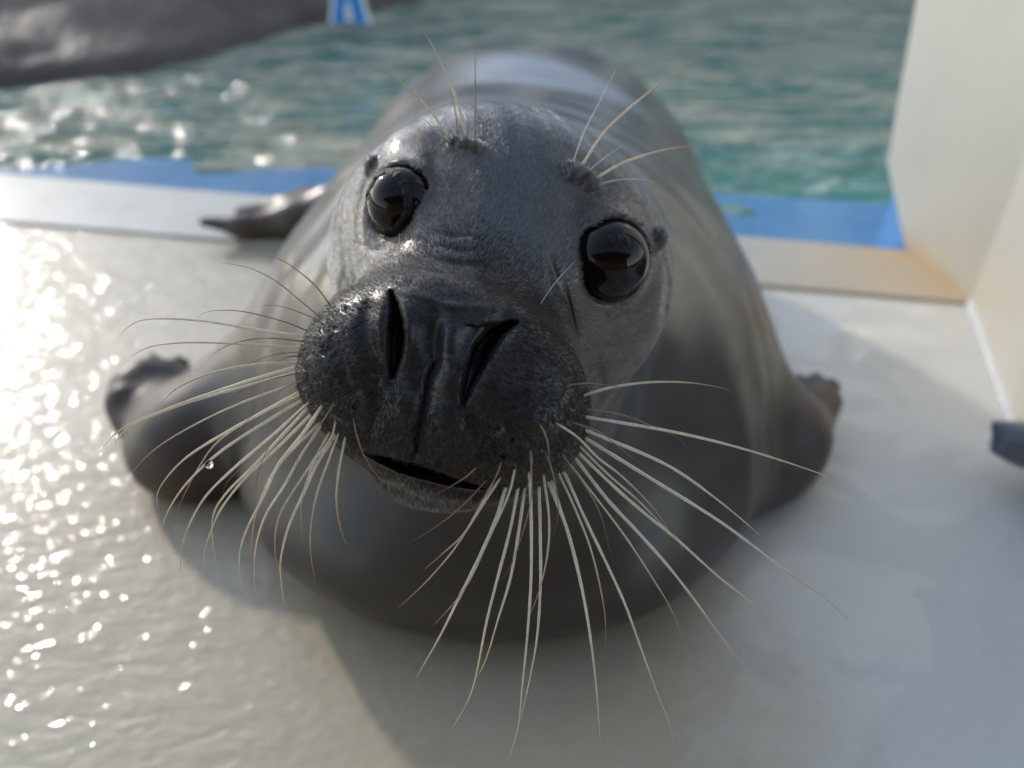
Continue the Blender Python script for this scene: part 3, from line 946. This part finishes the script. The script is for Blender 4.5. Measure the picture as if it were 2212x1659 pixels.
# kind: T thick cream, M medium cream, B thin brown, W thin white
WH = [
 ('T', cA([(1165,190),(900,150),(600,105),(350,100),(250,140),(203,193)])),
 ('M', cA([(1150,250),(900,232),(600,220),(400,235),(300,270),(258,303)])),
 ('B', cA([(1180,160),(1050,110),(850,60),(700,55),(640,70),(600,97)])),
 ('B', cA([(1270,130),(1180,80),(1050,35),(960,28),(920,38)])),
 ('B', cA([(1165,215),(1000,198),(870,207),(760,240),(668,295)])),
 ('B', cA([(1220,268),(1050,275),(950,300),(850,345)])),
 ('B', cA([(1140,290),(1080,295),(1000,330)])),
 ('M', cA([(1135,325),(950,330),(800,350),(650,390),(500,460),(410,545)])),
 ('T', cA([(1125,345),(900,410),(700,475),(500,545),(300,625),(180,695),(97,795)])),
 ('T', cA([(1125,375),(900,435),(700,490),(480,560),(280,645),(200,710),(183,760)])),
 ('B', cA([(1120,380),(950,425),(800,490),(700,545),(645,590)])),
 ('M', cA([(1130,430),(950,490),(750,570),(560,665),(400,765),(290,870),(248,955)])),
 ('B', cA([(1175,405),(1050,460),(950,540),(880,610),(830,670),(805,725)])),
 ('T', cA([(1135,478),(950,580),(750,690),(560,810),(450,920),(400,1010),(410,1095)])),
 ('M', cA([(1140,495),(900,610),(720,730),(620,860),(550,990),(508,1085)])),
 ('T', cA([(1155,515),(950,640),(750,770),(600,900),(500,1020),(435,1150),(432,1260)])),
 ('T', cA([(1190,530),(1000,700),(800,870),(650,1020),(560,1180),(525,1300),(520,1420)])),
 ('T', cA([(1180,560),(1050,700),(900,860),(760,1000),(690,1120),(690,1280),(708,1362)])),
 ('T', cA([(1195,598),(1020,770),(850,930),(740,1070),(690,1170),(650,1290),(637,1425)])),
 ('B', cA([(1205,520),(1080,640),(980,760),(930,880),(903,1000)])),
 ('B', cA([(1150,555),(1000,700),(850,860),(760,950),(720,1080)])),
 ('T', cA([(1262,538),(1150,700),(1030,850),(950,1020),(860,1200),(825,1350),(848,1538)])),
 ('M', cA([(1250,630),(1120,760),(1000,900),(920,1080),(890,1250),(890,1430)])),
 ('T', cA([(1255,645),(1150,800),(1060,960),(960,1120),(910,1290),(905,1450),(910,1520)])),
 ('M', cA([(1300,680),(1200,850),(1100,1000),(1030,1130),(1010,1280),(1035,1445)])),
 ('T', cA([(1330,690),(1230,850),(1160,1000),(1080,1180),(1040,1350),(1045,1480),(1060,1585)])),
 ('M', cA([(1332,600),(1300,720),(1220,830),(1170,960),(1145,1080),(1155,1255)])),
 ('M', cA([(1345,680),(1290,830),(1230,1000),(1200,1150),(1195,1300),(1220,1465)])),
 ('B', cA([(1325,520),(1250,640),(1160,740),(1120,860),(1117,950)])),
 ('B', cA([(1312,660),(1300,850),(1325,990),(1365,1085)])),
 ('M', cA([(1378,700),(1340,900),(1330,1050),(1350,1180),(1385,1277)])),
 ('B', cA([(1415,600),(1435,700),(1480,820),(1560,930),(1640,985)])),
 ('B', cD([(715,662),(682,618),(640,582),(608,562),(575,553)])),
 ('B', cD([(697,690),(655,655),(600,610),(550,583),(510,572),(472,568)])),
 ('B', cB([(600,130),(530,190),(450,240),(370,280)])),
 ('B', cB([(645,195),(560,290),(450,390),(320,480),(218,535)])),
 ('B', cB([(720,90),(690,180),(620,300),(525,380)])),
 ('M', cB([(720,175),(620,330),(520,480),(400,590),(325,655)])),
 ('M', cB([(678,205),(560,420),(470,560),(360,690),(270,780),(193,848)])),
 ('T', cB([(740,230),(680,420),(590,620),(500,800),(400,1000),(285,1200)])),
 ('M', cB([(790,115),(750,280),(650,500),(560,700),(470,830),(370,940)])),
 ('T', cB([(800,235),(760,450),(690,720),(640,920),(580,1220),(530,1350),(470,1450)])),
 ('T', cB([(835,235),(800,480),(760,700),(700,900),(640,1100),(585,1215)])),
 ('T', cB([(855,150),(865,350),(865,700),(845,1000),(820,1250),(800,1450),(752,1618)])),
 ('T', cB([(905,235),(912,500),(912,750),(895,1000),(860,1200),(812,1418)])),
 ('M', cB([(925,165),(955,380),(950,560),(910,750),(850,910)])),
 ('B', cB([(858,30),(868,180),(860,330),(800,540),(750,660),(685,735)])),
 ('T', cB([(955,220),(1040,430),(1100,650),(1150,900),(1190,1200),(1215,1525)])),
 ('M', cB([(975,225),(1030,400),(1110,700),(1160,950),(1200,1300),(1230,1555)])),
 ('M', cB([(1000,160),(1080,330),(1160,530),(1210,720),(1240,900),(1242,1055)])),
 ('T', cB([(1040,180),(1130,380),(1240,610),(1340,830),(1420,1050),(1500,1270),(1560,1420),(1585,1518)])),
 ('B', cB([(1010,55),(1130,220),(1210,360),(1250,500),(1282,627)])),
 ('M', cB([(1060,120),(1200,300),(1350,500),(1480,700),(1580,870),(1657,1088)])),
 ('T', cB([(1095,100),(1250,300),(1400,460),(1560,640),(1700,820),(1830,1000),(1970,1175)])),
 ('T', cB([(1120,80),(1300,250),(1450,380),(1600,500),(1800,680),(1920,775),(2170,980)])),
 ('B', cB([(930,45),(970,150),(1000,300),(1000,390),(975,500)])),
 ('M', cB([(1105,25),(1250,170),(1400,300),(1520,420),(1600,500),(1640,570)])),
 ('T', cD([(1262,945),(1400,1030),(1560,1130),(1700,1235),(1780,1290),(1835,1342)])),
 ('T', cD([(1262,928),(1400,985),(1470,1022),(1540,1072),(1600,1120),(1643,1158)])),
 ('B', cC([(1085,1210),(1200,1250),(1262,1295),(1330,1350),(1385,1390)])),
 ('T', cD([(1262,900),(1450,932),(1600,968),(1740,1012),(1790,1032),(1815,1050)])),
 ('M', cD([(1258,855),(1320,837),(1400,826),(1480,826),(1540,834),(1577,843)])),
 ('B', cD([(1262,883),(1340,895),(1420,925),(1470,950),(1490,976)])),
 ('B', cC([(1070,1080),(1150,1068),(1230,1075),(1300,1085)])),
 ('M', cC([(1030,1212),(1120,1270),(1200,1350),(1290,1420),(1400,1530),(1480,1640)])),
 ('B', cC([(975,1215),(1000,1260),(1012,1310),(1020,1400)])),
 ('B', cC([(940,1305),(950,1360),(938,1440),(905,1530)])),
 ('W', cD([(863,570),(861,540),(863,505)])),
 ('W', cD([(1167,658),(1185,630),(1205,604),(1243,563)])),
 ('M', cD([(975,305),(930,240),(880,190),(835,158),(797,147)])),
 ('M', cD([(1008,300),(985,210),(950,130),(920,75),(887,48)])),
 ('B', cD([(1027,304),(1027,220),(1026,110)])),
 ('W', cD([(968,306),(930,270),(888,233)])),
 ('B', cD([(990,297),(983,240),(975,210)])),
 ('W', cD([(1236,356),(1260,290),(1290,230),(1332,147)])),
 ('M', cD([(1256,360),(1310,280),(1400,200),(1470,150),(1543,114)])),
 ('M', cD([(1283,388),(1350,350),(1430,325),(1490,317),(1540,323)])),
 ('W', cD([(1288,400),(1340,388),(1387,388),(1415,396)])),
 ('W', cD([(1262,378),(1300,345),(1340,317)])),
]
def whisker_mat(name, c0, c1, tr):
    m = NT(name)
    t = m.attr('along').outputs['Fac']
    col = m.mix(m.mr(t, 0.35, 1.0, 0, 1, True), c0, c1)
    n = m.noise(700, 2, 0.5); col = m.mix(m.mr(n, .4, .7, 0, .35), col, tuple(x * .55 for x in c0))
    m.l(col, m.b.inputs['Base Color'])
    m.set(Roughness=0.33, Specular_IOR_Level=0.5)
    tb = m.n('ShaderNodeBsdfTranslucent'); m.l(col, tb.inputs['Color'])
    mx = m.n('ShaderNodeMixShader'); mx.inputs[0].default_value = tr
    m.l(m.b.outputs[0], mx.inputs[1]); m.l(tb.outputs[0], mx.inputs[2])
    m.l(mx.outputs[0], m.t.nodes['Material Output'].inputs[0])
    return m.m
WM = {'T': whisker_mat('whisker_cream', (.92, .87, .74), (.82, .68, .50), .48),
      'M': whisker_mat('whisker_tan', (.86, .76, .60), (.60, .40, .25), .42),
      'B': whisker_mat('whisker_brown', (.45, .30, .19), (.22, .10, .06), .25),
      'W': whisker_mat('whisker_white', (.78, .76, .72), (.78, .76, .72), .35)}
WR = {'T': .00080, 'M': .00056, 'B': .00031, 'W': .00028}
def hit(u, v):
    dr = FWD + RGT * (u - 1106.0) / FPX + UPV * (829.5 - v) / FPX
    l_ = np.linalg.norm(dr)
    loc, nn, idx, dist = BVH.ray_cast(Vector(CAM), Vector(dr / l_))
    return (dist / l_, nn) if loc is not None else (None, None)
MC = np.array([960.0, 840.0])
wpaths = []
for kind, pts in WH:
    d0, _ = hit(*pts[0])
    brow = pts[0][1] < 420
    if d0 is None or d0 > .47:
        c_ = np.array([1100., 420.]) if brow else MC
        p0 = np.array(pts[0]); stp = nz(c_ - p0) * 2.0
        for k in range(30):
            p0 = p0 + stp; d0, _ = hit(*p0)
            if d0 is not None and d0 < .46: break
        else: d0 = .40
        pts = [tuple(p0)] + list(pts)
    path = catmull(pts, 6)
    L = np.cumsum([0] + [np.linalg.norm(b_ - a_) for a_, b_ in zip(path[:-1], path[1:])])
    lat = rnd.uniform(.8, 1.2)
    prev = None; P3 = []
    curve = (0.012 if brow else 0.020) * lat
    for p, l_ in zip(path, L):
        s = l_ / L[-1]
        d = d0 + .0015 * (1 - s * 8 if s < .125 else 0) - 0.006 * math.sin(min(1, s * 1.2) * math.pi / 2) * (0 if brow else 1) + curve * s * s * (L[-1] / 450.0)
        h_, _ = hit(*p)
        if s > .08 and h_ is not None and h_ < .47: d = min(d, h_ - .0022)
        P3.append([p[0], p[1], d])
    P3 = np.array(P3)
    for _ in range(4): P3[1:-1, 2] = (P3[:-2, 2] + P3[1:-1, 2] * 2 + P3[2:, 2]) / 4
    W3 = np.array([Q(*q) for q in P3]); wpaths.append((kind, W3, L / L[-1]))
    n_ = len(W3); NS = 8; r0 = WR[kind] * rnd.uniform(.88, 1.12) * (1.35 if brow else 1); V, F, AL = [], [], []
    T_ = np.gradient(W3, axis=0)
    ph = rnd.uniform(0, 6)
    for i in range(n_):
        tt = nz(T_[i]); s = L[i] / L[-1]
        sx = nz(np.cross(tt, FWD)); sy = np.cross(sx, tt)
        r = r0 * (1 - .88 * s ** 2.2) * (1 + .07 * math.sin(s * L[-1] / 9 + ph) + .05 * math.sin(s * L[-1] / 23 + 2 * ph))
        if i == n_ - 1: r *= .4
        for j in range(NS):
            b_ = 2 * math.pi * j / NS
            V.append(W3[i] + sx * r * math.cos(b_) + sy * r * .7 * math.sin(b_)); AL.append(s)
    for i in range(n_ - 1):
        for j in range(NS): F.append((i * NS + j, i * NS + (j + 1) % NS, (i + 1) * NS + (j + 1) % NS, (i + 1) * NS + j))
    V.append(W3[-1] + nz(T_[-1]) * r0 * .6); AL.append(1)
    for j in range(NS): F.append(((n_ - 1) * NS + j, (n_ - 1) * NS + (j + 1) % NS, len(V) - 1))
    o = mesh_obj('whisker', V, F, WM[kind], seal)
    at = o.data.attributes.new('along', 'FLOAT', 'POINT'); at.data.foreach_set('value', AL)
print('whiskers', len(WH), round(time.time() - _t0, 1))

# ------------------------------------------------------------------ claws
M_claw = NT('dark_claw'); M_claw.set(Base_Color=(0.03, 0.025, 0.022, 1), Roughness=0.25)
def claw(p, dr, L, r):
    dr = nz(dr); sx = nz(np.cross(dr, [0.3, 0.2, 1])); sy = np.cross(sx, dr)
    V, F = [], []
    for i in range(7):
        s = i / 6; c_ = np.array(p) + dr * L * s + np.array([0, 0, -1]) * L * .35 * s * s
        rr = r * (1 - s) ** .7 + .0002
        for j in range(8):
            b_ = j * math.pi / 4; V.append(c_ + sx * rr * math.cos(b_) + sy * rr * 1.3 * math.sin(b_))
    for i in range(6):
        for j in range(8): F.append((i * 8 + j, i * 8 + (j + 1) % 8, (i + 1) * 8 + (j + 1) % 8, (i + 1) * 8 + j))
    F.append(tuple(range(7, -1, -1)))
    mesh_obj('claw', V, F, M_claw.m, seal)
for p in LTIPS: claw(np.array(p) + [0, -.004, .006], (-.1, .5, .6), .022, .0042)
for p in RTIPS: claw(np.array(p) + [0, -.003, .005], (.1, .5, .6), .018, .0036)

# ------------------------------------------------------------------ fur on the face
def make_fur():
    nf = len(me_.polygons)
    cen = np.empty(nf * 3, np.float32); me_.polygons.foreach_get('center', cen); cen = cen.reshape(-1, 3).astype(float)
    nor = np.empty(nf * 3, np.float32); me_.polygons.foreach_get('normal', nor); nor = nor.reshape(-1, 3).astype(float)
    ar = np.empty(nf, np.float32); me_.polygons.foreach_get('area', ar)
    fu, fv, fd = proj(cen)
    vd = cen - CAM; vd /= np.linalg.norm(vd, axis=1)[:, None]
    facing = -(vd * nor).sum(1)
    ok = (fd < .66) & (facing > -.15) & (cen[:, 2] > .22) & (fv < 1160) & (fu < 1560) & (fu > 600)
    lt = me_.polygons
    v0_ = np.empty(nf, np.int32); 
    ls = np.empty(nf, np.int32); me_.polygons.foreach_get('loop_start', ls)
    lv = np.empty(len(me_.loops), np.int32); me_.loops.foreach_get('vertex_index', lv); v0_ = lv[ls]; v1_ = lv[ls + 1]; v2_ = lv[ls + 2]
    leath = lead[v0_]; mz = muz[v0_]
    ok &= slit[v0_] < .4
    padz = pad[v0_]
    for (x, y) in DIMP: ok &= ~(((fu - x) ** 2 + (fv - y) ** 2 < 30) & (fd < .45))
    for E in EYES:
        D = cen - E['c']
        rr = np.sqrt((D @ E['x'] / E['a']) ** 2 + (D @ E['y'] / E['b']) ** 2)
        ok &= ~((rr < 1.22) & (D @ E['n'] > -.004) & (np.linalg.norm(D, axis=1) < .05))
    wt = ar * ok * np.where(fd < .46, 1.0, .45)
    N = 250000
    pick = nrs.choice(nf, N, p=wt / wt.sum())
    co_ = np.empty(len(me_.vertices) * 3, np.float32); me_.vertices.foreach_get('co', co_); co_ = co_.reshape(-1, 3).astype(float)
    a_, b_ = nrs.rand(N, 1), nrs.rand(N, 1)
    fl = (a_ + b_) > 1; a_ = np.where(fl, 1 - a_, a_); b_ = np.where(fl, 1 - b_, b_)
    R0 = co_[v0_[pick]] * (1 - a_ - b_) + co_[v1_[pick]] * a_ + co_[v2_[pick]] * b_
    # the other half of each quad is covered by shifting within the face
    Nn = nor[pick]; D_ = R0 - Q(960, 715, .352)
    # hair turns round the eyes
    flow = D_ / np.linalg.norm(D_, axis=1)[:, None]
    fl2 = np.zeros_like(flow)
    f3 = np.sin(R0 @ np.array([[91., 13, 40], [22, 77, -35], [-51, 30, 88]]) + np.array([0, 1, 2]))
    f4 = np.sin(R0 @ np.array([[391., 113, 240], [122, 377, -235], [-251, 130, 288]]) + np.array([0, 1, 2]))
    flow = flow + .16 * f3 + .16 * f4 + nrs.normal(0, .16, (N, 3)) + np.array([0, .05, -.10])
    flow -= Nn * (flow * Nn).sum(1)[:, None]
    flow /= np.linalg.norm(flow, axis=1)[:, None]
    pu, pv, pd = proj(R0)
    mzp = mz[pick]
    chin = np.exp(-((pu - 930) / 140) ** 2 - ((pv - 1068) / 26) ** 2)
    pz = padz[pick]
    ln = (.0040 - .0013 * mzp - .0012 * pz + .0028 * chin) * nrs.uniform(.6, 1.25, N)
    lift = (.09 + .09 * mzp - .08 * pz + .15 * chin) * nrs.uniform(.4, 1.6, N)
    P0 = R0 - Nn * .0002
    P1 = R0 + flow * (ln * .5)[:, None] + Nn * (ln * lift * .75)[:, None]
    P2 = R0 + flow * ln[:, None] + Nn * (ln * lift * .8)[:, None]
    allp = np.stack([P0, P1, P2], 1)
    tnp = tan[v0_][pick]; r01 = nrs.rand(N)
    mzs = mzp > .12 + .76 * nrs.rand(N)
    tsel = (tnp > r01 * .9) & ~mzs
    for nm, sel, c0, c1, sp in (('tan_fur', tsel, (.045, .033, .024), (.25, .20, .15), .7), ('fur', ~mzs & ~tsel, (.026, .026, .029), (.22, .225, .255), 1.0), ('muzzle_fur', mzs, (.006, .0045, .004), (.075, .053, .038), .3)):  # plain fur strands tinted blue-silver to imitate sky sheen on the forehead
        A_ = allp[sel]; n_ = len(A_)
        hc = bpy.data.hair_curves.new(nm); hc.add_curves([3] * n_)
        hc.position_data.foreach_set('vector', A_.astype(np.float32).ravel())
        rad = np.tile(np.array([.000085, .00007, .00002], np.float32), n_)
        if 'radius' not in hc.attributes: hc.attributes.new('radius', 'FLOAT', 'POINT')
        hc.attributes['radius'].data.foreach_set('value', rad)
        m = NT(nm + '_strand')
        hi = m.n('ShaderNodeHairInfo')
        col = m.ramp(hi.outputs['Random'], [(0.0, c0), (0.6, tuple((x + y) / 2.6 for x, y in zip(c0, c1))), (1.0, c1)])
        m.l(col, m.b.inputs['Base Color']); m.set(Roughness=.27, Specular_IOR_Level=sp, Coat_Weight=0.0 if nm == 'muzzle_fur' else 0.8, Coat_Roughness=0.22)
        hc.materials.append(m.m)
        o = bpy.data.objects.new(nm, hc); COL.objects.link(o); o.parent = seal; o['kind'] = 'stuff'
make_fur()
if hasattr(SC, 'cycles_curves'): SC.cycles_curves.shape = 'RIBBONS'
print('fur', round(time.time() - _t0, 1))

# ------------------------------------------------------------------ water drops on the whiskers
M_drop = NT('clear_water_drop'); M_drop.set(Base_Color=(1, 1, 1, 1), Roughness=0.0, IOR=1.33, Transmission_Weight=1.0)
def near_path(u, v):
    best = None
    for k, W3, s in wpaths:
        pu, pv, pd = proj(W3); d = np.hypot(pu - u, pv - v); i = int(d.argmin())
        if best is None or d[i] < best[0]: best = (d[i], W3[i])
    return best[1]
for (u_, v_, r, lab) in [(*cA([(668, 818)])[0], .0021, 'clear water drop on the long cream whiskers at the lower left of the muzzle'),
]:
    c_ = near_path(u_, v_)
    bm = bmesh.new(); bmesh.ops.create_uvsphere(bm, u_segments=20, v_segments=14, radius=r)
    for v in bm.verts: v.co.z *= 1.25 if v.co.z < 0 else .95; v.co += Vector(c_) + Vector((0, -r * .4, -r * .5))
    me = bpy.data.meshes.new('water_drop'); bm.to_mesh(me); bm.free()
    me.polygons.foreach_set('use_smooth', [True] * len(me.polygons)); me.materials.append(M_drop.m)
    o = bpy.data.objects.new('water_drop', me); COL.objects.link(o)
    tag(o, lab, 'water drop', None)

# ------------------------------------------------------------------ second seal, mostly outside the frame
def seal2(P):
    P = P.astype(np.float32)
    d = ell(P, (1.02, .66, .17), (.235, .34, .19))
    d = smin(d, cone(P, (1.05, .60, .17), (1.6, .1, .14), .18, .12), .1)
    tip = Q(2136, 906, .92); 
    fl = cone(P, (.86, .66, .12), (.70, .63, .07), .07, .045)
    fl = smin(fl, cone(P, (.70, .63, .07), Q(2210, 955, .93), .045, .026), .03)
    fl = smin(fl, cone(P, Q(2208, 955, .92), tip, .026, .003), .008)
    fl = smin(fl, cone(P, Q(2208, 965, .92), Q(2165, 965, .92), .022, .014), .012)
    d = smin(d, fl, .05)
    return smax(d, -(P[:, 2] - .0005), .01)
V2, F2 = mesh_from_sdf(seal2, (.5, -.15, -.02), (1.85, 1.1, .45), .008)
M_s2 = NT('sky_tinted_coat'); M_s2.set(Base_Color=(0.12, 0.13, 0.16, 1), Roughness=0.4, Coat_Weight=0.8, Coat_Roughness=0.2)  # lighter blue-grey base stands in for sky reflected on a wet dark coat
M_s2.l(M_s2.bump(M_s2.noise(60, 4, .6), .3, .003), M_s2.b.inputs['Normal'])
o = np_mesh('seal', V2, F2, M_s2.m)
tag(o, 'second seal at the right edge, only its flipper in view, tinted blue-grey for reflected sky', 'seal')
